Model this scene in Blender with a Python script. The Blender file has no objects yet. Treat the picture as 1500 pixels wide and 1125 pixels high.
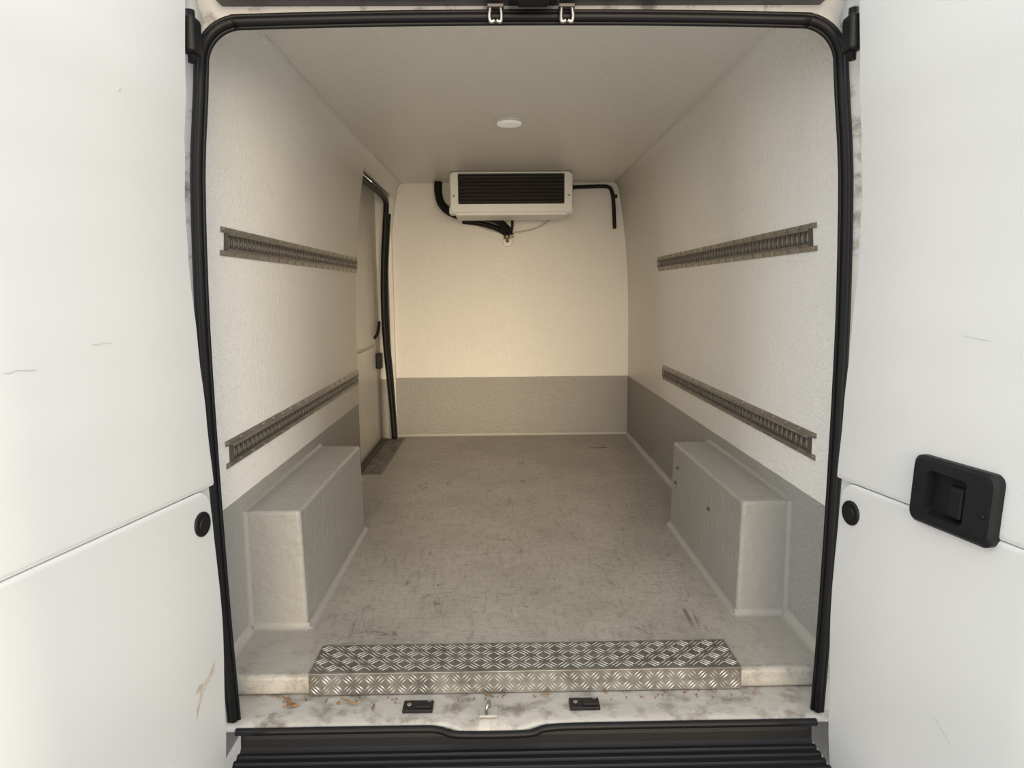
import bpy, math, random
from mathutils import Vector, Matrix
random.seed(7)
S = bpy.context.scene

# ------------------------------------------------------------ materials
def mat(name, col, rough=0.5, metal=0.0, bump=0.0, bscale=60, var=0.0, vscale=3.0, vcol=None, detail=4, spec=0.5, ramp=(0.4,0.65), stretch=None, emit=0.0):
    m = bpy.data.materials.new(name); m.use_nodes = True
    nt = m.node_tree; N = nt.nodes; L = nt.links
    b = N["Principled BSDF"]
    b.inputs["Base Color"].default_value = (*col, 1)
    b.inputs["Roughness"].default_value = rough
    b.inputs["Metallic"].default_value = metal
    b.inputs["Specular IOR Level"].default_value = spec
    if emit:
        b.inputs["Emission Color"].default_value=(1,.95,.87,1); b.inputs["Emission Strength"].default_value=emit
    tc = N.new("ShaderNodeTexCoord"); src = tc.outputs["Object"]
    if stretch:
        mp = N.new("ShaderNodeMapping"); mp.inputs["Scale"].default_value = stretch
        L.new(src, mp.inputs["Vector"]); src = mp.outputs["Vector"]
    if bump > 0:
        n = N.new("ShaderNodeTexNoise"); n.inputs["Scale"].default_value = bscale; n.inputs["Detail"].default_value = detail
        L.new(src, n.inputs["Vector"])
        bp = N.new("ShaderNodeBump"); bp.inputs["Strength"].default_value = bump; bp.inputs["Distance"].default_value = 0.01
        L.new(n.outputs["Fac"], bp.inputs["Height"]); L.new(bp.outputs["Normal"], b.inputs["Normal"])
    if var > 0:
        n = N.new("ShaderNodeTexNoise"); n.inputs["Scale"].default_value = vscale; n.inputs["Detail"].default_value = 8; n.inputs["Roughness"].default_value = 0.65
        L.new(src, n.inputs["Vector"])
        r = N.new("ShaderNodeMapRange"); r.inputs["From Min"].default_value = ramp[0]; r.inputs["From Max"].default_value = ramp[1]
        r.inputs["To Max"].default_value = var
        L.new(n.outputs["Fac"], r.inputs["Value"])
        mx = N.new("ShaderNodeMix"); mx.data_type = 'RGBA'
        mx.inputs["A"].default_value = (*col, 1)
        mx.inputs["B"].default_value = (*(vcol or tuple(c*0.6 for c in col)), 1)
        L.new(r.outputs["Result"], mx.inputs["Factor"]); L.new(mx.outputs["Result"], b.inputs["Base Color"])
    return m

CREAM=(0.90,0.875,0.82); GREY=(0.36,0.348,0.32)
def wall_mat(name, bump=0.6, sc=70):
    m = bpy.data.materials.new(name); m.use_nodes=True
    nt=m.node_tree; N=nt.nodes; L=nt.links; b=N["Principled BSDF"]
    b.inputs["Roughness"].default_value=0.36
    tc=N.new("ShaderNodeTexCoord"); sp=N.new("ShaderNodeSeparateXYZ"); L.new(tc.outputs["Object"],sp.inputs[0])
    n2=N.new("ShaderNodeTexNoise"); n2.inputs["Scale"].default_value=9; n2.inputs["Detail"].default_value=2
    L.new(tc.outputs["Object"],n2.inputs["Vector"])
    ad=N.new("ShaderNodeMath"); ad.operation='MULTIPLY_ADD'; ad.inputs[1].default_value=0.004
    L.new(n2.outputs["Fac"],ad.inputs[0]); L.new(sp.outputs["Z"],ad.inputs[2])
    gt=N.new("ShaderNodeMath"); gt.operation='GREATER_THAN'; gt.inputs[1].default_value=0.412
    L.new(ad.outputs[0],gt.inputs[0])
    mx=N.new("ShaderNodeMix"); mx.data_type='RGBA'
    mx.inputs["A"].default_value=(*GREY,1); mx.inputs["B"].default_value=(*CREAM,1)
    L.new(gt.outputs[0],mx.inputs["Factor"])
    L.new(mx.outputs["Result"],b.inputs["Base Color"])
    n=N.new("ShaderNodeTexNoise"); n.inputs["Scale"].default_value=sc; n.inputs["Detail"].default_value=3; n.inputs["Distortion"].default_value=1.0
    L.new(tc.outputs["Object"],n.inputs["Vector"])
    bp=N.new("ShaderNodeBump"); bp.inputs["Strength"].default_value=bump; bp.inputs["Distance"].default_value=.01
    L.new(n.outputs["Fac"],bp.inputs["Height"]); L.new(bp.outputs["Normal"],b.inputs["Normal"])
    return m

def floor_mat():
    m = bpy.data.materials.new("worn_resin_floor"); m.use_nodes=True
    nt=m.node_tree; N=nt.nodes; L=nt.links; b=N["Principled BSDF"]
    tc=N.new("ShaderNodeTexCoord"); src=tc.outputs["Object"]
    def noise(scale,detail,rough=.6,st=None,rot=None,dist=0):
        s=src
        if st or rot:
            mp=N.new("ShaderNodeMapping"); mp.inputs["Scale"].default_value=st or (1,1,1)
            mp.inputs["Rotation"].default_value=rot or (0,0,0); L.new(src,mp.inputs[0]); s=mp.outputs[0]
        n=N.new("ShaderNodeTexNoise"); n.inputs["Scale"].default_value=scale; n.inputs["Detail"].default_value=detail
        n.inputs["Roughness"].default_value=rough; n.inputs["Distortion"].default_value=dist; L.new(s,n.inputs["Vector"]); return n.outputs["Fac"]
    def rng(v,a,c,lo,hi):
        r=N.new("ShaderNodeMapRange"); r.inputs[1].default_value=a; r.inputs[2].default_value=c; r.inputs[3].default_value=lo; r.inputs[4].default_value=hi
        L.new(v,r.inputs[0]); return r.outputs[0]
    def math_(op,a,b_):
        x=N.new("ShaderNodeMath"); x.operation=op
        for i,q in enumerate((a,b_)):
            if q is None: continue
            if isinstance(q,(int,float)): x.inputs[i].default_value=q
            else: L.new(q,x.inputs[i])
        return x.outputs[0]
    def mixc(f,A,B):
        x=N.new("ShaderNodeMix"); x.data_type='RGBA'; L.new(f,x.inputs["Factor"])
        if isinstance(A,tuple): x.inputs["A"].default_value=(*A,1)
        else: L.new(A,x.inputs["A"])
        x.inputs["B"].default_value=(*B,1); return x.outputs["Result"]
    c=mixc(rng(noise(2.4,7,.65),.40,.62,0,1),(0.46,0.43,0.385),(0.355,0.325,0.285))
    c=mixc(rng(noise(55,5,.7,st=(1,.28,1)),.50,.66,0,.52),c,(0.21,0.19,0.162))
    c=mixc(rng(noise(55,5,.7,st=(.28,1,1)),.50,.66,0,.42),c,(0.23,0.205,0.175))
    c=mixc(rng(noise(75,5,.7,st=(.5,1,1)),.54,.70,0,.55),c,(0.60,0.575,0.53))
    c=mixc(rng(noise(170,3,.7),.52,.68,0,.5),c,(0.17,0.155,0.135))
    for i,(st,ro) in enumerate([((1.2,.12,1),.15),((1.5,.2,1),-.5),((.2,1.6,1),.25),((1.4,.16,1),.9)]):
        f=noise(7+i*2,2,.4,st=st,rot=(0,0,ro),dist=.7)
        ab=math_('ABSOLUTE',math_('SUBTRACT',f,.5),None)
        line=rng(ab,.0,.005,.8,0); gate=rng(noise(4+i,3),.5,.60,0,1)
        c=mixc(math_('MULTIPLY',line,gate),c,(0.10,0.09,0.075))
    sp=N.new("ShaderNodeSeparateXYZ"); L.new(src,sp.inputs[0])
    ax=math_('ADD',math_('ABSOLUTE',sp.outputs["X"],None),math_('MULTIPLY',noise(14,5),.10))
    yy=math_('ADD',sp.outputs["Y"],math_('MULTIPLY',noise(10,5),.16))
    f=math_('MULTIPLY',rng(ax,.60,.70,0,.6),rng(yy,.28,.50,1,0))
    c=mixc(f,c,(0.44,0.43,0.40))
    f2=rng(math_('ADD',math_('ABSOLUTE',sp.outputs["X"],None),math_('MULTIPLY',noise(9,5),.12)),.72,.86,0,.45)
    c=mixc(f2,c,(0.46,0.45,0.42))
    f3=math_('MULTIPLY',rng(noise(17,7,.7),.52,.65,0,.7),rng(sp.outputs["Y"],.12,.34,1,0))
    c=mixc(f3,c,(0.23,0.21,0.18))
    L.new(c,b.inputs["Base Color"])
    b.inputs["Roughness"].default_value=.36
    bp=N.new("ShaderNodeBump"); bp.inputs["Strength"].default_value=.3; bp.inputs["Distance"].default_value=.005
    L.new(noise(90,4),bp.inputs["Height"]); L.new(bp.outputs[0],b.inputs["Normal"])
    return m

M_wall=wall_mat("fibreglass_wall")
M_ceil=mat("fibreglass_ceiling",(0.87,0.845,0.785),.36,bump=.4,bscale=55)
M_cream=mat("cream_liner",CREAM,.42,bump=.3,bscale=60)
M_box=mat("grey_gelcoat",(0.365,0.357,0.33),.34,bump=.45,bscale=38,var=.22,vscale=6,vcol=(.45,.44,.41))
M_floor=floor_mat()
M_edge=mat("worn_grey_edge",(0.44,0.43,0.40),.45,bump=.3,bscale=40,var=.8,vscale=9,vcol=(.27,.24,.20),ramp=(.5,.72))
M_caulk=mat("caulk",(0.48,0.465,0.425),.4,bump=.3,bscale=50)
M_door=mat("white_paint",(0.70,0.712,0.71),.32,var=.10,vscale=2.5,vcol=(.61,.615,.605))
M_pillar=mat("dirty_white_paint",(0.56,0.56,0.55),.4,var=.9,vscale=16,vcol=(.15,.14,.125),ramp=(.51,.64))
M_sill=mat("sill_dirty_paint",(0.44,0.425,0.395),.4,bump=.4,bscale=30,var=.85,vscale=15,vcol=(.17,.145,.12),ramp=(.49,.66))
M_rubber=mat("black_rubber",(0.006,0.006,0.007),.5,spec=.3)
M_plastic=mat("black_plastic",(0.008,0.008,0.010),.5,bump=.08,bscale=300,spec=.3)
M_dark=mat("dark_cavity",(0.01,0.01,0.01),.8)
M_header=mat("header_paint_shaded",(0.09,0.083,0.088),.4,var=.8,vscale=20,vcol=(.03,.028,.03))  # shadow on the header is put into this dark base colour
M_steel=mat("galvanised_rail",(0.36,0.335,0.295),.38,metal=.6,var=.6,vscale=20,vcol=(.22,.20,.17))
M_railface=mat("rail_slotted_face",(0.115,0.102,0.085),.42,metal=.5,var=.5,vscale=20,vcol=(.08,.07,.06))
M_railback=mat("rail_inner",(0.40,0.375,0.335),.42,metal=.2)
M_raildark=mat("rail_dark",(0.10,0.088,0.072),.6,metal=.3)
M_alu=mat("aluminium_tread",(0.27,0.262,0.245),.42,metal=.7,var=.8,vscale=18,vcol=(.15,.138,.12),ramp=(.42,.60))
M_chrome=mat("zinc",(0.50,0.47,0.42),.35,metal=1)
M_brass=mat("brass_fitting",(0.35,0.29,0.2),.35,metal=.8)
M_unit=mat("evaporator_plastic",(0.80,0.79,0.77),.35)
M_lamp=mat("lamp_lens",(0.92,0.91,0.90),.3,emit=.16)
M_sided=mat("side_door_paint",(0.70,0.66,0.585),.3,var=.25,vscale=4)
M_tube=mat("drain_tube",(0.55,0.54,0.50),.25)
M_leaf=mat("dry_leaf",(0.22,0.13,0.06),.8,var=.6,vscale=40)
M_mud=mat("mud",(0.47,0.40,0.31),.8,var=.9,vscale=45,vcol=(.64,.61,.55))
M_ground=mat("tarmac",(0.30,0.29,0.275),.9,bump=.4,bscale=80,var=.5,vscale=4)
M_scuff=mat("scuff",(0.55,0.55,0.54),.6)
M_fil=mat("box_fillet",(0.40,0.39,0.36),.4,bump=.4,bscale=40)

# ------------------------------------------------------------ mesh helpers
def empty(name):
    e=bpy.data.objects.new(name,None); S.collection.objects.link(e); e.empty_display_size=.05; return e
def mesh(name,v,f,m,parent=None,smooth=False,bevel=0,seg=3,solid=0,mats=None):
    me=bpy.data.meshes.new(name); me.from_pydata([tuple(p) for p in v],[],f); me.update()
    o=bpy.data.objects.new(name,me); S.collection.objects.link(o)
    for x in (mats or [m]): me.materials.append(x)
    if smooth:
        for p in me.polygons: p.use_smooth=True
    if solid:
        md=o.modifiers.new("s",'SOLIDIFY'); md.thickness=solid; md.offset=-1
    if bevel:
        md=o.modifiers.new("b",'BEVEL'); md.width=bevel; md.segments=seg; md.limit_method='ANGLE'; md.angle_limit=math.radians(40)
        for p in me.polygons: p.use_smooth=True
        w=o.modifiers.new("w",'WEIGHTED_NORMAL')
    if parent: o.parent=parent
    return o
def boxdata(x0,x1,y0,y1,z0,z1):
    v=[(x,y,z) for z in (z0,z1) for y in (y0,y1) for x in (x0,x1)]
    f=[(0,2,3,1),(4,5,7,6),(0,1,5,4),(2,6,7,3),(0,4,6,2),(1,3,7,5)]
    return v,f
def box(name,x0,x1,y0,y1,z0,z1,m,parent=None,bevel=0,seg=3):
    v,f=boxdata(x0,x1,y0,y1,z0,z1); return mesh(name,v,f,m,parent,bevel=bevel,seg=seg)
def smoothpath(pts,n=8):
    P=[Vector(p) for p in pts]; out=[]
    for i in range(len(P)-1):
        p0=P[max(i-1,0)];p1=P[i];p2=P[i+1];p3=P[min(i+2,len(P)-1)]
        for k in range(n):
            t=k/n
            out.append(.5*((2*p1)+(-p0+p2)*t+(2*p0-5*p1+4*p2-p3)*t*t+(-p0+3*p1-3*p2+p3)*t**3))
    out.append(P[-1]); return out
def tubedata(P,r,n=10):
    P=[Vector(p) for p in P]; v=[];f=[]
    t=(P[1]-P[0]).normalized(); up=Vector((0,1,0)) if abs(t.y)<.9 else Vector((1,0,0))
    nrm=(up-t*up.dot(t)).normalized()
    for i,p in enumerate(P):
        if i==0: t=(P[1]-P[0])
        elif i==len(P)-1: t=P[-1]-P[-2]
        else: t=P[i+1]-P[i-1]
        t.normalize(); nrm=(nrm-t*nrm.dot(t)).normalized(); b=t.cross(nrm)
        for k in range(n):
            a=2*math.pi*k/n; v.append(p+nrm*math.cos(a)*r+b*math.sin(a)*r)
    for i in range(len(P)-1):
        for k in range(n):
            f.append((i*n+k,i*n+(k+1)%n,(i+1)*n+(k+1)%n,(i+1)*n+k))
    f.append(tuple(range(n))[::-1]); f.append(tuple((len(P)-1)*n+k for k in range(n)))
    return v,f
def tube(name,pts,r,m,parent=None,sm=8,n=10):
    P=smoothpath(pts,sm) if sm else pts
    v,f=tubedata(P,r,n); return mesh(name,v,f,m,parent,smooth=True)
def disc(name,c,axis,r,h,m,parent=None,n=28,bev=.3):
    a=Vector(axis).normalized(); u=a.orthogonal().normalized(); w=a.cross(u); c=Vector(c)
    prof=[(1,0),(1,h*(1-bev)),(1-.08,h*.97),(.8,h),(0.5,h)]
    v=[];f=[]
    for (rr,hh) in prof:
        for k in range(n):
            t=2*math.pi*k/n; v.append(c+a*hh+(u*math.cos(t)+w*math.sin(t))*r*rr)
    for i in range(len(prof)-1):
        for k in range(n): f.append((i*n+k,i*n+(k+1)%n,(i+1)*n+(k+1)%n,(i+1)*n+k))
    f.append(tuple((len(prof)-1)*n+k for k in range(n))); f.append(tuple(range(n))[::-1])
    return mesh(name,v,f,m,parent,smooth=True)
def join(parts):
    V=[];F=[]
    for v,f in parts:
        o=len(V); V+=list(v); F+=[tuple(i+o for i in q) for q in f]
    return V,F
def rrect(w,h,r,n=6):
    pts=[]
    for cx,cy,a0 in ((w/2-r,h/2-r,0),(-w/2+r,h/2-r,90),(-w/2+r,-h/2+r,180),(w/2-r,-h/2+r,270)):
        for k in range(n+1):
            a=math.radians(a0+90*k/n); pts.append((cx+r*math.cos(a),cy+r*math.sin(a)))
    return pts

# ------------------------------------------------------------ van interior geometry
WP=[(0,.812),(.2,.812),(.412,.812),(.7,.812),(.9,.810),(1.1,.802),(1.3,.787),(1.45,.768),(1.56,.752),(1.62,.742),(1.665,.734),(1.69,.722),(1.705,.700)]
def wx(z):
    if z<=0: return WP[0][1]
    for (a,xa),(b,xb) in zip(WP,WP[1:]):
        if z<=b: return xa+(xb-xa)*(z-a)/(b-a)
    return WP[-1][1]
CE=1.705; YB=3.18; YF=.10
OY0,OY1,OZ=2.06,3.10,1.62
def wallmesh(name,sgn):
    if sgn>0: ys=[YF,1,2,YB+.02]
    else: ys=[YF,1,OY0,OY1,YB+.02]
    zs=[-.058]+[z for z,_ in WP]
    v=[];f=[]
    for y in ys:
        for z in zs: v.append((sgn*wx(z),y,z))
    n=len(zs)
    for i in range(len(ys)-1):
        for j in range(n-1):
            if sgn<0 and abs(ys[i]-OY0)<1e-6 and zs[j]<OZ-.001: continue
            q=(i*n+j,(i+1)*n+j,(i+1)*n+j+1,i*n+j+1)
            f.append(q if sgn<0 else q[::-1])
    o=mesh(name,v,f,M_wall,solid=.055)
    for p in o.data.polygons: p.use_smooth=True
    o.data.update()
    if o.data.polygons[0].normal.x*sgn>0:
        o.data.flip_normals()
    return o
wallmesh("wall_right",1); wallmesh("wall_left",-1)
box("wall_back",-.90,.90,YB,YB+.05,-.058,CE+.05,M_wall)
box("ceiling",-.80,.80,YF,YB+.05,CE,CE+.05,M_ceil)
box("floor",-.88,.88,.088,YB,-.056,0,M_floor,bevel=.014,seg=4)

def cove(name,p0,p1,inx,iny,r=.016,m_=None):
    p0=Vector(p0);p1=Vector(p1);a=Vector(inx);b=Vector(iny); n=6; v=[]
    for p in (p0,p1):
        v.append(p)
        for k in range(n+1):
            t=math.pi/2*k/n; v.append(p+a*(r-r*math.sin(t))+b*(r-r*math.cos(t)))
    m=n+2; f=[]
    for k in range(m): f.append((k,(k+1)%m,m+(k+1)%m,m+k))
    f.append(tuple(range(m))[::-1]); f.append(tuple(range(m,2*m)))
    return mesh(name,v,f,m_ or M_caulk,smooth=False)
cove("baseboard_back",(-.80,YB,0),(.812,YB,0),(0,-1,0),(0,0,1),.014)
cove("baseboard_right",(.812,1.26,0),(.812,YB,0),(-1,0,0),(0,0,1),.022)
cove("baseboard_left",(-.812,1.25,0),(-.812,OY0,0),(1,0,0),(0,0,1),.022)
cove("trim_1",(.812,.13,0),(.812,.40,0),(-1,0,0),(0,0,1),.022)
cove("trim_2",(-.812,.13,0),(-.812,.35,0),(1,0,0),(0,0,1),.022)

# ------------------------------------------------------------ wheel arch boxes
def arch(sg,y0,y1,xi,zt):
    e=empty("wheel_arch_box")
    x0,x1=sorted((sg*xi,sg*.812))
    v,f=boxdata(x0,x1,y0,y1,-.002,zt)
    o=mesh("casing",v,f,M_box,e,bevel=.012,seg=4)
    for vv in o.data.vertices:
        if vv.co.z>.1 and abs(abs(vv.co.x)-xi)<.01: vv.co.x+=sg*.008
    def c(a,b,i1,i2,r=.014):
        q=cove("fillet",a,b,i1,i2,r,M_fil); q.parent=e
    c((sg*xi,y0-.004,0),(sg*xi,y1,0),(-sg,0,0),(0,0,1),.018)
    c((sg*(xi-.004),y0,0),(sg*.80,y0,0),(0,-1,0),(0,0,1),.018)
    c((sg*.812,y0,0),(sg*.812,y0,zt),(-sg,0,0),(0,-1,0),.012)
    c((sg*.812,y0,zt),(sg*.812,y1,zt),(-sg,0,0),(0,0,1),.012)
    if sg>0:
        for i,(yy,zz) in enumerate(((1.16,.27),(.72,.235),(1.19,.20))):
            disc("bolt_%d"%i,(xi+.004,yy,zz),(-1,0,0),.006,.006,M_raildark,e,n=12)
arch(1,.40,1.265,.657,.358)
arch(-1,.356,1.25,.640,.360)

# ------------------------------------------------------------ logistics rails
def rail(sg,y0,y1,zc,h=.076):
    e=empty("cargo_lashing_rail")
    def P(y,z,off): return Vector((sg*(wx(z)-off),y,z))
    zt,zb=zc+h/2,zc-h/2; fl=h*.19
    def strip(name,ya,yb,z0,z1,o0,o1,m):
        v=[P(ya,z0,0),P(ya,z0,o0),P(ya,z1,o1),P(ya,z1,0),P(yb,z0,0),P(yb,z0,o0),P(yb,z1,o1),P(yb,z1,0)]
        f=[(0,1,5,4),(1,2,6,5),(2,3,7,6),(3,0,4,7),(0,3,2,1),(4,5,6,7)]
        return mesh(name,v,f,m,e)
    ya=y0+.030; yb=y1-.01
    strip("flange_top",y0,y1,zt-fl,zt,.004,.003,M_steel)
    strip("flange_bottom",y0,y1,zb,zb+fl,.003,.004,M_steel)
    strip("web_top",ya,y1,zt-fl-.005,zt-fl,.012,.004,M_steel)
    strip("web_bottom",ya,y1,zb+fl,zb+fl+.005,.004,.012,M_steel)
    strip("end_edge",ya-.003,ya,zb+fl,zt-fl,.012,.012,M_raildark)
    strip("backing",ya,yb,zb+fl,zt-fl,.004,.004,M_railback)
    z0=zb+fl+.004; z1=zt-fl-.004; hh=z1-z0
    n=round((yb-ya)/.036); p=(yb-ya)/n; V=[];F=[];K=20
    for i in range(n):
        cy=ya+(i+.5)*p; cz=(z0+z1)/2; b=len(V)
        for k in range(K):
            a=2*math.pi*(k+.5)/K; ca,sa=math.cos(a),math.sin(a)
            s=min(p/2/abs(ca) if abs(ca)>1e-6 else 9,hh/2/abs(sa) if abs(sa)>1e-6 else 9)
            V.append(P(cy+ca*s,cz+sa*s,.009)); V.append(P(cy+ca*.0140,cz+sa*hh*.41,.009)); V.append(P(cy+ca*.0130,cz+sa*hh*.38,.006))
        for k in range(K):
            k2=(k+1)%K
            F.append((b+3*k,b+3*k2,b+3*k2+1,b+3*k+1)); F.append((b+3*k+1,b+3*k2+1,b+3*k2+2,b+3*k+2))
    mesh("slotted_face",V,F,M_railface,e)
    parts=[]
    nn=int((y1-y0)/.095)
    for i in range(nn+1):
        y=y0+.012+i*(y1-y0-.03)/nn
        for z in (zt-fl/2,zb+fl/2):
            c=P(y,z,.003); parts.append(tubedata([c,c+Vector((-sg*.005,0,0))],.0045,8))
    mesh("rivets",*join(parts),M_chrome,e)
rail(1,.275,2.22,1.130); rail(1,.25,2.11,.556)
rail(-1,.27,2.055,1.130); rail(-1,.25,2.05,.552)

# ------------------------------------------------------------ opening frame
half=[(.722,-.06),(.730,.2),(.735,.5),(.737,.8),(.735,1.0),(.726,1.25),(.709,1.42)]
CR=.085
for k in range(0,9):
    a=math.radians(90*k/8); half.append((.618+CR*math.cos(a),1.488+CR*math.sin(a)))
half+=[(.45,1.577),(.25,1.580),(0.0,1.581)]
inn=[(wx(max(z*1.05,0)),max(z*1.05,-.056)) for x,z in half[:7]]
for k in range(0,9):
    a=math.radians(90*k/8); inn.append((.70+.045*math.cos(a)-.004,1.60+.105*math.sin(a)))
inn+=[(.5,CE),(.28,CE),(0,CE)]
OP=half+[(-x,z) for x,z in half[-2::-1]]
IN=inn+[(-x,z) for x,z in inn[-2::-1]]
def offs(P,d):
    out=[]
    for i,p in enumerate(P):
        a=Vector(P[max(i-1,0)]);b=Vector(P[min(i+1,len(P)-1)]); t=(b-a).normalized()
        n=Vector((t.y,-t.x)); out.append((p[0]+n.x*d,p[1]+n.y*d))
    return out
def loft(name,loops,m,parent,smooth=True):
    n=len(loops[0]); V=[p for l in loops for p in l]; F=[]
    for i in range(len(loops)-1):
        for k in range(n-1): F.append((i*n+k,i*n+k+1,(i+1)*n+k+1,(i+1)*n+k))
    return mesh(name,V,F,m,parent,smooth=smooth)
def L3(P,y): return [(x,y,z) for x,z in P]
fr=empty("van_rear_frame")
loft("inner_reveal",[L3(OP,.0),L3(offs(OP,.012),.03),L3(IN,.125)],M_cream,fr)
loft("outer_frame",[L3(offs(OP,.0),.0),L3(offs(OP,.012),-.006),L3(offs(OP,.045),-.008),L3(offs(OP,.060),-.03),L3(offs(OP,.10),-.035),L3(offs(OP,.13),.02),L3(offs(OP,.17),.06)],M_pillar,fr)
box("body_side_a",.93,.96,.04,3.3,-.45,1.86,M_door,fr); box("body_side_b",-.96,-.93,.04,3.3,-.45,1.86,M_door,fr)
box("body_roof",-.96,.96,.03,3.3,1.83,1.88,M_door,fr,bevel=.02)
box("header_channel",-.66,.66,-.060,.0,1.612,1.650,M_header,fr,bevel=.006)
box("header_lip",-.72,.72,-.085,-.045,1.652,1.71,M_pillar,fr,bevel=.008)
box("header_upper",-.80,.80,-.03,.04,1.68,1.86,M_door,fr)
for i,x in enumerate([-.55,-.42,-.3,-.2,.22,.33,.46,.58]):
    disc("plug_%d"%i,(x,-.060,1.626),(0,-1,0),.006,.003,M_dark,fr,n=12)
box("corner_post_a",-.775,-.70,-.05,.0,1.56,1.72,M_pillar,fr,bevel=.015); box("corner_post_b",.70,.775,-.05,.0,1.56,1.72,M_pillar,fr,bevel=.015)

sl=empty("door_opening_seal")
tube("seal_bulb",[(x,-.010,z) for x,z in offs(OP,.007)],.0100,M_rubber,sl,sm=3,n=12)
tube("seal_lip",[(x,-.004,z) for x,z in offs(OP,-.004)],.005,M_rubber,sl,sm=3,n=8)
tube("seal_outer_lip",[(x,-.013,z) for x,z in offs(OP,.017)],.005,M_rubber,sl,sm=3,n=8)

# ------------------------------------------------------------ sill
si=empty("rear_door_sill")
prof=[(.10,-.056),(.075,-.0563),(.05,-.057),(.03,-.058),(.015,-.059),(.0,-.060),(-.012,-.062),(-.022,-.064),(-.030,-.068),(-.032,-.076)]
def ss_(t): t=max(0,min(1,t)); return t*t*(3-2*t)
V=[];F=[]; nx=130
for i in range(nx+1):
    x=-.78+1.56*i/nx
    d=ss_((x+.20)/.04)*ss_((.03-x)/.05)
    for (y,z) in prof:
        g=math.exp(-((x+.095)/.042)**2-((y+.010)/.022)**2)*.012
        V.append((x,y-(.014*d*ss_((.03-y)/.05)),z-(.006*d*ss_((.01-y)/.03))+g))
n=len(prof)
for i in range(nx):
    for k in range(n-1): F.append((i*n+k,(i+1)*n+k,(i+1)*n+k+1,i*n+k+1))
mesh("sill_panel",V,F,M_sill,si,smooth=True)
lk=empty("sill_latch")
box("latch_plate",-.120,-.074,-.030,.012,-.052,-.046,M_edge,lk,bevel=.002)
tube("latch_loop",[(-.101,-.024,-.047),(-.101,-.026,-.030),(-.098,-.020,-.022),(-.095,.0,-.024),(-.095,.006,-.047)],.0042,M_chrome,lk,sm=4)
for x,w in ((-.276,.038),(.147,.038)):
    e=empty("striker_plate")
    box("plate",x-w,x+w,.006,.050,-.060,-.050,M_plastic,e,bevel=.002)
    box("wedge",x-.006,x+w-.004,.012,.034,-.051,-.044,M_plastic,e,bevel=.002)
    disc("screw_1",(x-w*.6,.028,-.050),(0,0,1),.006,.003,M_steel,e,n=12); disc("screw_2",(x+w*.72,.042,-.050),(0,0,1),.005,.003,M_steel,e,n=12)

# ------------------------------------------------------------ bumper
bm=empty("rear_bumper_step")
V=[];F=[]
pr=[(-.028,-.070),(-.034,-.096),(-.036,-.116),(-.045,-.125)]
y=-.05
for i in range(9):
    pr+=[(y,-.125),(y-.004,-.119),(y-.014,-.119),(y-.018,-.125)]; y-=.026
pr+=[(y,-.125),(y-.02,-.14),(y-.03,-.20),(y-.03,-.42)]
for x in (-.705,.705):
    for p in pr: V.append((x,*p))
n=len(pr)
for k in range(n-1): F.append((k,k+1,n+k+1,n+k))
mesh("ribbed_step",V,F,M_plastic,bm)
box("bumper_core",-.69,.69,-.26,.0,-.42,-.135,M_plastic,bm)
tube("lower_seal",[(-.715,-.036,-.074),(-.3,-.036,-.074),(-.22,-.038,-.076),(-.17,-.050,-.082),(0,-.050,-.082),(.05,-.038,-.076),(.2,-.036,-.074),(.715,-.036,-.074)],.009,M_rubber,bm,sm=4)

# ------------------------------------------------------------ tread plate
tp=empty("tread_plate_step")
mesh("plate",*boxdata(-.567,.567,.088,.235,.002,.007),M_alu,tp,bevel=.002)
mesh("riser",*boxdata(-.567,.567,.083,.089,-.054,.007),M_alu,tp,bevel=.002)
def bars(orig,U,Vv,Nn,w,h,cell=.030):
    out=[]; orig=Vector(orig);U=Vector(U);Vv=Vector(Vv);Nn=Vector(Nn)
    nx=int(w/cell); ny=max(1,round(h/cell)); cx=w/nx; cy=h/ny
    for i in range(nx):
        for j in range(ny):
            c=orig+U*(i+.5)*cx+Vv*(j+.5)*cy; s=1 if (i+j)%2 else -1
            d=(U+Vv*s).normalized(); q=(U*(-s)+Vv).normalized()
            for k in range(-1,2):
                ln=cell*.52*(1-.12*abs(k)); p=c+q*k*cell*.27; wd=cell*.062
                while abs((p-orig).dot(Vv)-h/2)+ln*.7>h/2+.001: ln*=.9
                vs=[p-d*ln,p-q*wd,p+d*ln,p+q*wd,p-d*ln*.6+Nn*.0016,p+d*ln*.6+Nn*.0016]
                out.append((vs,[(0,1,4),(1,5,4),(1,2,5),(2,3,5),(3,4,5),(3,0,4)]))
    return join(out)
M_bar=mat("tread_bars",(0.80,0.79,0.76),.32,metal=.8)
mesh("tread_bars_top",*bars((-.563,.094,.007),(1,0,0),(0,1,0),(0,0,1),1.126,.137,.034),M_bar,tp)
mesh("tread_bars_riser",*bars((-.563,.083,-.052),(1,0,0),(0,0,1),(0,-1,0),1.126,.055,.028),M_bar,tp)

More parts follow.
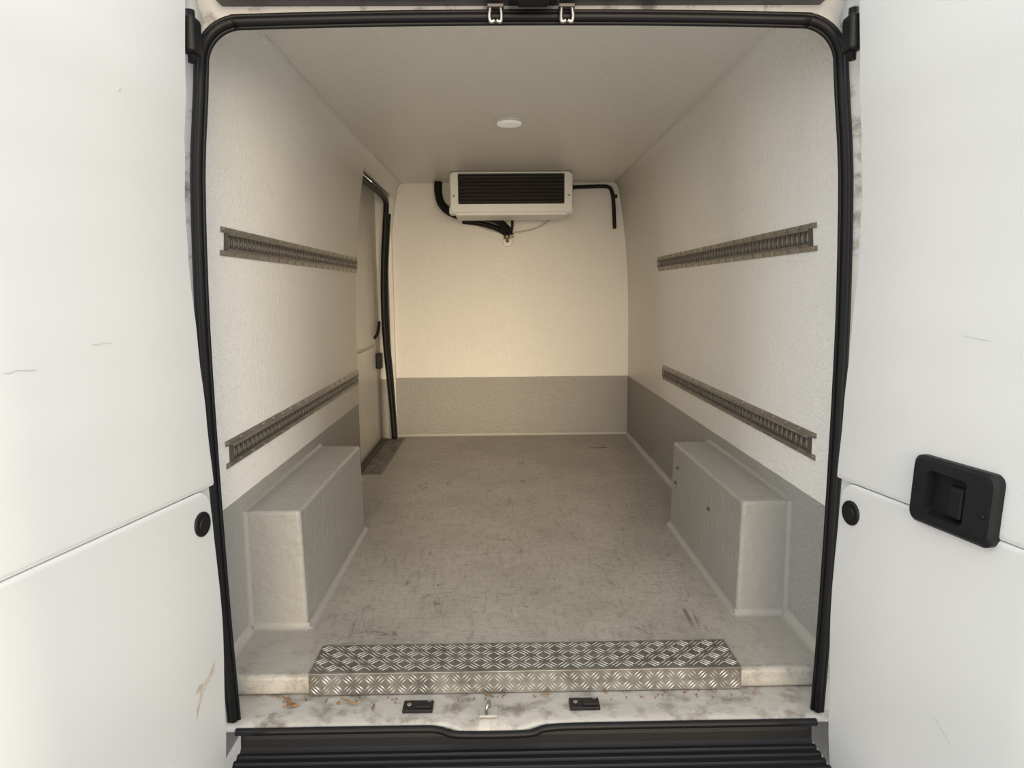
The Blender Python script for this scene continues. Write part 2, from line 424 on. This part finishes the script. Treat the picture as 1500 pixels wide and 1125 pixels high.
# ------------------------------------------------------------ side sliding door
sd=empty("side_cargo_door")
box("door_skin",-.925,-.885,OY0-.05,YB-.0,-.05,1.70,M_sided,sd)
box("door_inner_panel",-.885,-.872,OY0+.04,2.93,.66,1.52,M_sided,sd,bevel=.006)
box("door_lower_panel",-.885,-.870,OY0+.04,2.96,.04,.645,M_sided,sd,bevel=.006)
box("latch_block",-.87,-.835,2.93,3.0,.50,.60,M_plastic,sd,bevel=.006)
tube("handle_lever",[(-.868,2.90,.70),(-.850,2.92,.73),(-.846,2.95,.77),(-.848,2.98,.80)],.010,M_plastic,sd)
box("lower_track",-.875,-.832,OY0,OY1,.0,.008,M_raildark,sd)
se=empty("side_door_seal")
tube("seal_run",[(-.80,2.10,1.605),(-.80,2.5,1.605),(-.795,2.85,1.60),(-.79,3.02,1.575),(-.795,3.07,1.52),(-.822,3.08,1.2),(-.832,3.08,.9),(-.826,3.08,.65),(-.812,3.08,.45),(-.795,3.08,.2),(-.785,3.075,.012)],.018,M_rubber,se)
tube("seal_fold",[(-.775,3.10,1.50),(-.80,3.10,1.2),(-.81,3.10,.9),(-.805,3.10,.65),(-.79,3.10,.4),(-.775,3.10,.012)],.007,M_rubber,se)
tt=empty("side_threshold_plate")
box("plate",-.83,-.72,2.15,3.12,.0,.004,M_alu,tt)
mesh("tread_bars",*bars((-.828,2.16,.004),(1,0,0),(0,1,0),(0,0,1),.10,.95),M_alu,tt)
box("far_jamb_trim",-.80,-.775,YB-.05,YB,0,1.60,M_cream,fr)

# ------------------------------------------------------------ evaporator
ev=empty("refrigeration_evaporator")
ex=.014; ez=(1.700+1.458)/2; W,H=.735,.242; yf=2.69
def ring(pts,y,cx=ex,cz=ez): return [(cx+a,y,cz+b) for a,b in pts]
gw,gh=.636,.178; gz=ez+.020
o1=rrect(W,H,.028); o0=rrect(W-.012,H-.012,.024); i0=rrect(gw,gh,.006)
loops=[[(ex+a,YB-.002,ez+b*(.9 if b<0 else 1)) for a,b in rrect(W-.04,H,.03)],ring(o1,yf+.10),ring(o1,yf+.008),ring(o0,yf),[(ex+a,yf,gz+b) for a,b in i0],[(ex+a*.995,yf+.035,gz+b*.99) for a,b in i0]]
n=len(o1); V=[p for l in loops for p in l]; F=[]
for i in range(len(loops)-1):
    for k in range(n): F.append((i*n+k,i*n+(k+1)%n,(i+1)*n+(k+1)%n,(i+1)*n+k))
mesh("casing",V,F,M_unit,ev)
box("grille_back",ex-gw/2,ex+gw/2,yf+.034,yf+.037,gz-gh/2,gz+gh/2,M_dark,ev)
parts=[]
M_louv=mat("louvre_dark",(0.085,0.077,0.065),.4)
for i in range(8):
    z=gz-gh/2+.014+i*(gh-.02)/7.6
    v=[(x,y,zz) for x in (ex-gw/2,ex+gw/2) for y,zz in ((yf+.002,z),(yf+.006,z+.004),(yf+.03,z-.006),(yf+.028,z-.010))]
    parts.append((v,[(0,1,5,4),(1,2,6,5),(2,3,7,6),(3,0,4,7),(0,3,2,1),(4,5,6,7)]))
mesh("louvres",*join(parts),M_louv,ev)
parts=[boxdata(ex-gw/2+gw*k/4-.002,ex-gw/2+gw*k/4+.002,yf+.02,yf+.03,gz-gh/2,gz+gh/2) for k in (1,2,3)]
mesh("louvre_stays",*join(parts),M_dark,ev)
mesh("drip_tray",*boxdata(ex-W/2+.03,ex+W/2-.03,yf+.004,yf+.30,ez-H/2-.016,ez-H/2+.01),M_unit,ev,bevel=.008)
for i,x in enumerate((-W/2+.024,W/2-.024)):
    disc("screw_%d"%i,(ex+x,yf-.0,ez-.02),(0,-1,0),.012,.004,M_unit,ev,n=16)
    disc("screw_slot_%d"%i,(ex+x,yf-.004,ez-.02),(0,-1,0),.005,.002,M_raildark,ev,n=10)
    box("end_cap_%d"%i,ex+x-.030,ex+x+.030,yf+.004,yf+.09,ez-H/2-.006,ez-H/2+.04,M_unit,ev,bevel=.01)
ho=empty("refrigerant_hose")
tube("insulated_hose",[(-.455,3.10,1.70),(-.455,3.09,1.63),(-.435,3.07,1.56),(-.38,3.05,1.505),(-.28,3.04,1.472),(-.17,3.05,1.470),(-.08,3.08,1.455),(-.02,3.12,1.41),(.005,3.15,1.38)],.026,M_rubber,ho)
tube("second_hose",[(-.30,3.09,1.45),(-.18,3.11,1.435),(-.09,3.13,1.410),(-.02,3.15,1.375)],.018,M_rubber,ho)
tube("vertical_cable",[(.024,3.12,1.50),(.026,3.14,1.42),(.012,3.15,1.37)],.009,M_rubber,ho)
box("hose_clip",-.25,-.235,3.012,3.02,1.455,1.495,M_unit,ho)
dt=empty("drain_tube")
tube("clear_tube",[(-.26,3.10,1.46),(-.16,3.15,1.41),(-.05,3.16,1.385),(.08,3.16,1.385),(.20,3.15,1.415),(.29,3.12,1.47)],.006,M_tube,dt)
fi=empty("pipe_fitting")
tube("valve_body",[(-.03,3.145,1.35),(.01,3.145,1.355)],.016,M_brass,fi,sm=0)
tube("valve_stem",[(-.008,3.145,1.385),(-.008,3.145,1.315)],.011,M_brass,fi,sm=0)
disc("rosette",(-.008,3.18,1.32),(0,-1,0),.035,.012,M_unit,fi)
disc("nut",(.022,3.145,1.36),(1,0,0),.018,.012,M_chrome,fi,n=6)
pi=empty("power_conduit")
tube("conduit",[(.37,3.13,1.665),(.50,3.15,1.672),(.62,3.155,1.675),(.668,3.155,1.668),(.690,3.155,1.63),(.700,3.155,1.55),(.705,3.155,1.46),(.708,3.155,1.40)],.0125,M_rubber,pi)
box("bracket_1",.40,.43,3.14,3.18,1.645,1.69,M_plastic,pi); box("bracket_2",.695,.722,3.14,3.18,1.60,1.62,M_plastic,pi)

# ------------------------------------------------------------ ceiling lamp
cl=empty("ceiling_lamp")
disc("lamp_base",(-.012,1.45,CE),(0,0,-1),.064,.010,M_unit,cl,n=40)
disc("lamp_lens",(-.012,1.45,CE-.010),(0,0,-1),.052,.010,M_lamp,cl,n=40)

# ------------------------------------------------------------ header latch + hooks
hl=empty("header_latch")
box("latch_body",-.035,.075,-.085,-.04,1.598,1.632,M_plastic,hl,bevel=.004)
box("latch_tongue",-.012,.052,-.092,-.05,1.592,1.604,M_rubber,hl,bevel=.003)
for i,x in enumerate((-.02,.0,.02,.045,.06)): disc("bolt_%d"%i,(x,-.086,1.617),(0,-1,0),.005,.004,M_steel,hl,n=10)
for x in (-.060,.094):
    e=empty("striker_hook")
    box("hook_plate",x-.018,x+.018,-.040,-.021,1.598,1.606,M_header,e,bevel=.002)
    for k,d in enumerate((-.011,.011)):
        tube("prong_%d"%k,[(x+d,-.032,1.603),(x+d*1.2,-.036,1.580),(x+d*.9,-.038,1.568),(x+d*.2,-.038,1.571)],.0042,M_chrome,e,sm=4)

# ------------------------------------------------------------ rear doors
HP=[(-.30,.712),(-.17,.710),(.0,.700),(.26,.692),(.55,.701),(.72,.708),(.88,.716),(1.05,.724),(1.17,.724),(1.30,.716),(1.42,.705),(1.65,.694),(1.85,.69)]
def hx(z):
    if z<=HP[0][0]: return HP[0][1]
    for (a,xa),(b,xb) in zip(HP,HP[1:]):
        if z<=b:
            t=(z-a)/(b-a); t=t*t*(3-2*t); return xa+(xb-xa)*t
    return HP[-1][1]
ANG=math.radians(11.2)
def door(sg):
    e=empty("rear_door")
    a=Vector((sg*math.sin(ANG),-math.cos(ANG),0)); nn=Vector((-sg*math.cos(ANG),-math.sin(ANG),0))
    def Q(s,z,o=0): 
        p=Vector((sg*hx(z),-.105,z))+a*s+nn*o; return p
    def panel(name,outline_fn,z0,z1,off,th,m,nz=28,r=.01,s_end=.74):
        V=[];F=[]; 
        zs=[z0+(z1-z0)*i/nz for i in range(nz+1)]
        zs=sorted(set([round(z,5) for z in zs]+[round(z1-d,5) for d in (.004,.01,.02,.03)]+[round(z0+d,5) for d in (.004,.01,.02)]))
        for z in zs:
            s0=outline_fn(z); rr=r
            ez=min((z1-z),(z-z0)); dz=0 if ez>=r else (r-math.sqrt(max(0,r*r-(r-ez)**2)))*.6
            row=[(s0,off-th)]
            for k in range(6):
                t=math.pi/2*k/5; row.append((s0+rr-rr*math.cos(t),off-rr+rr*math.sin(t)-dz))
            row+=[(s0+.2,off-dz),(s0+.45,off-dz),(s_end-r,off-dz),(s_end,off-r-dz),(s_end,off-th)]
            for s,o in row: V.append(Q(s,z,o))
        w=12
        for i in range(len(zs)-1):
            for k in range(w-1): F.append((i*w+k,i*w+k+1,(i+1)*w+k+1,(i+1)*w+k))
            F.append((i*w+w-1,i*w,(i+1)*w,(i+1)*w+w-1))
        F.append(tuple(range(w))); F.append(tuple((len(zs)-1)*w+k for k in range(w)))
        return mesh(name,V,F,m,e,smooth=True)
    ZS=.568
    panel("door_shell",lambda z:.0+.0*z,-.30,1.82,-.006,.045,M_door,r=.012,s_end=.75)
    panel("upper_panel",lambda z:.006,ZS+.0015,1.80,.006,.02,M_door,r=.0035)
    def low(z):
        s=.022; d=ZS-z
        if d<.05: s+=.05-math.sqrt(max(0,.05**2-(.05-d)**2))
        return s
    panel("lower_panel",low,-.28,ZS-.0015,.006,.02,M_door,r=.0035)
    c=Q(.062,.497 if sg<0 else .503,.005)
    disc("round_grommet",c,nn,.027,.006,M_rubber,e); disc("grommet_centre",c+nn*.005,nn,.016,.004,M_plastic,e)
    box("hinge_arm",*sorted((sg*.684,sg*.716)),-.10,-.055,1.49,1.565,M_plastic,e,bevel=.008)
    tube("hinge_pin",[(sg*.700,-.075,1.475),(sg*.700,-.075,1.58)],.010,M_plastic,e,sm=0)
    if sg>0:
        C=(.332,.614); w,hh=.186,.128
        def hq(x,zz,o): return Q(C[0]+x,C[1]+zz,o)
        outr=rrect(w,hh,.018); out2=rrect(w-.012,hh-.012,.016); inr=[(x*1.0-.008,y) for x,y in rrect(.088,.082,.010)]; deep=[(x*.9-.012,y*.9) for x,y in rrect(.088,.082,.010)]
        lo=[[hq(x,y,.004) for x,y in outr],[hq(x,y,.018) for x,y in outr],[hq(x,y,.024) for x,y in out2],[hq(x,y,.026) for x,y in inr],[hq(x,y,.0065) for x,y in deep]]
        V=[p for l in lo for p in l];F=[];n=len(outr)
        for i in range(len(lo)-1):
            for k in range(n): F.append((i*n+k,i*n+(k+1)%n,(i+1)*n+(k+1)%n,(i+1)*n+k))
        F.append(tuple((len(lo)-1)*n+k for k in range(n)))
        mesh("handle_bezel",V,F,M_plastic,e,smooth=False)
        V=[hq(x,y,o) for x,y,o in [(-.008,-.036,.010),(.030,-.036,.010),(.030,.026,.010),(-.008,.026,.010),(-.004,-.032,.021),(.026,-.032,.023),(.026,.022,.023),(-.004,.022,.021)]]
        mesh("handle_lever",V,[(0,1,2,3),(4,5,6,7),(0,1,5,4),(1,2,6,5),(2,3,7,6),(3,0,4,7)],M_plastic,e,bevel=.003)
        disc("handle_screw_1",hq(.072,-.01,.024),nn,.006,.003,M_rubber,e,n=12); disc("handle_screw_2",hq(-.078,.0,.024),nn,.004,.003,M_rubber,e,n=12)
    def smear(name,pts,wd,m):
        V=[];F=[]
        for i,(s,z) in enumerate(pts):
            k=wd*(.4+random.random()*.8)
            V+=[Q(s,z-k,.0066),Q(s,z+k,.0066)]
        for i in range(len(pts)-1): F.append((2*i,2*i+2,2*i+3,2*i+1))
        mesh(name,V,F,m,e)
    if sg<0:
        smear("scuff_1",[(.26+.012*i,.905+random.uniform(-.002,.002)) for i in range(5)],.0010,M_scuff)
        smear("scuff_2",[(.43+.012*i,.875+random.uniform(-.002,.002)) for i in range(6)],.0011,M_scuff)
        smear("mud_smear",[(.060,.170),(.072,.162),(.082,.152),(.092,.150),(.102,.142),(.112,.130),(.120,.112),(.128,.095)],.014,M_mud)
        smear("mud_smear_tail",[(.096,.142),(.108,.150),(.120,.150),(.128,.146)],.008,M_mud)
        disc("chip",Q(.20,1.36,.006),nn,.003,.001,M_scuff,e,n=8)
    else:
        smear("scuff_1",[(.30+.02*i,.905-.002*i) for i in range(4)],.0007,M_scuff)
        smear("scuff_2",[(.33+.01*i,.19-.008*i) for i in range(5)],.0009,M_scuff)
door(-1); door(1)

# ------------------------------------------------------------ debris
parts=[]
def leaf(c,ln,wd,rot,tilt):
    c=Vector(c); R=Matrix.Rotation(rot,3,'Z')@Matrix.Rotation(tilt,3,'Y'); n=6; V=[];F=[]
    for i in range(n+1):
        t=i/n; w=wd*math.sin(math.pi*min(.98,max(.03,t))); V+=[c+R@Vector((ln*(t-.5),-w,.002*math.sin(5*t))),c+R@Vector((ln*(t-.5),0,.004)),c+R@Vector((ln*(t-.5),w,.002*math.cos(4*t)))]
    for i in range(n): F+= [(3*i,3*i+3,3*i+4,3*i+1),(3*i+1,3*i+4,3*i+5,3*i+2)]
    return V,F
for c,l,w,r,t in [((-.61,.055,-.050),.055,.006,-.6,.1),((-.60,.035,-.052),.04,.005,.3,0),((-.455,.045,-.048),.05,.005,-.3,.15),((-.39,.025,-.052),.03,.004,1.5,0),((.05,.065,-.050),.03,.003,.4,0),((-.1,.07,-.050),.04,.0022,-.7,0)]:
    parts.append(leaf(c,l,w,r,t))
for i in range(55):
    x=random.uniform(-.65,.65); y=random.uniform(.045,.078) 
    if abs(x+.276)<.06 or abs(x-.147)<.06: continue
    parts.append(leaf((x,y,-.0555),random.uniform(.004,.011),random.uniform(.0007,.0014),random.uniform(0,6),0))
mesh("leaf_litter",*join(parts),M_leaf)
parts=[]
for c,l,w,r in [((.55,2.75,.001),.12,.004,.1)]:
    parts.append(leaf(c,l,w,r,0))
for i in range(14):
    parts.append(leaf((random.uniform(-.6,.6),random.uniform(.3,3),.0),random.uniform(.005,.010),random.uniform(.0007,.0012),random.uniform(0,6),0))
mesh("floor_crumbs",*join(parts),M_leaf)

mesh("ground",[(-12,-14,-.62),(12,-14,-.62),(12,10,-.62),(-12,10,-.62)],[(0,1,2,3)],M_ground)

# ------------------------------------------------------------ light
w=bpy.data.worlds.new("overcast"); S.world=w; w.use_nodes=True
bg=w.node_tree.nodes["Background"]; bg.inputs[0].default_value=(0.965,0.985,1.0,1); bg.inputs[1].default_value=1.9
sun=bpy.data.lights.new("warm_fill_sun",'SUN'); sun.energy=3.0; sun.angle=math.radians(34); sun.color=(1,.78,.51)  # low warm sun added to carry light deep inside, onto the back wall
so=bpy.data.objects.new("warm_fill_sun",sun); S.collection.objects.link(so)
so.rotation_euler=(math.radians(85),0,math.radians(5))
pl=bpy.data.lights.new("lamp_bulb",'AREA'); pl.shape='DISK'; pl.size=.08; pl.energy=1.5; pl.color=(1,.88,.72)
po=bpy.data.objects.new("lamp_bulb",pl); S.collection.objects.link(po); po.location=(-.012,1.45,CE-.024); po.parent=cl

# ------------------------------------------------------------ camera
cd=bpy.data.cameras.new("camera"); cam=bpy.data.objects.new("camera",cd); S.collection.objects.link(cam)
cd.sensor_width=36; cd.lens=1040/1500*36; cd.clip_start=.02
Rm=Matrix.Rotation(math.radians(-.83),4,'Z')@Matrix.Rotation(math.radians(90-7.42),4,'X')@Matrix.Rotation(math.radians(-.5),4,'Z')
cam.matrix_world=Matrix.Translation((-.055,-1.66,.99))@Rm
S.camera=cam
S.view_settings.view_transform='Standard'
S.view_settings.exposure=0
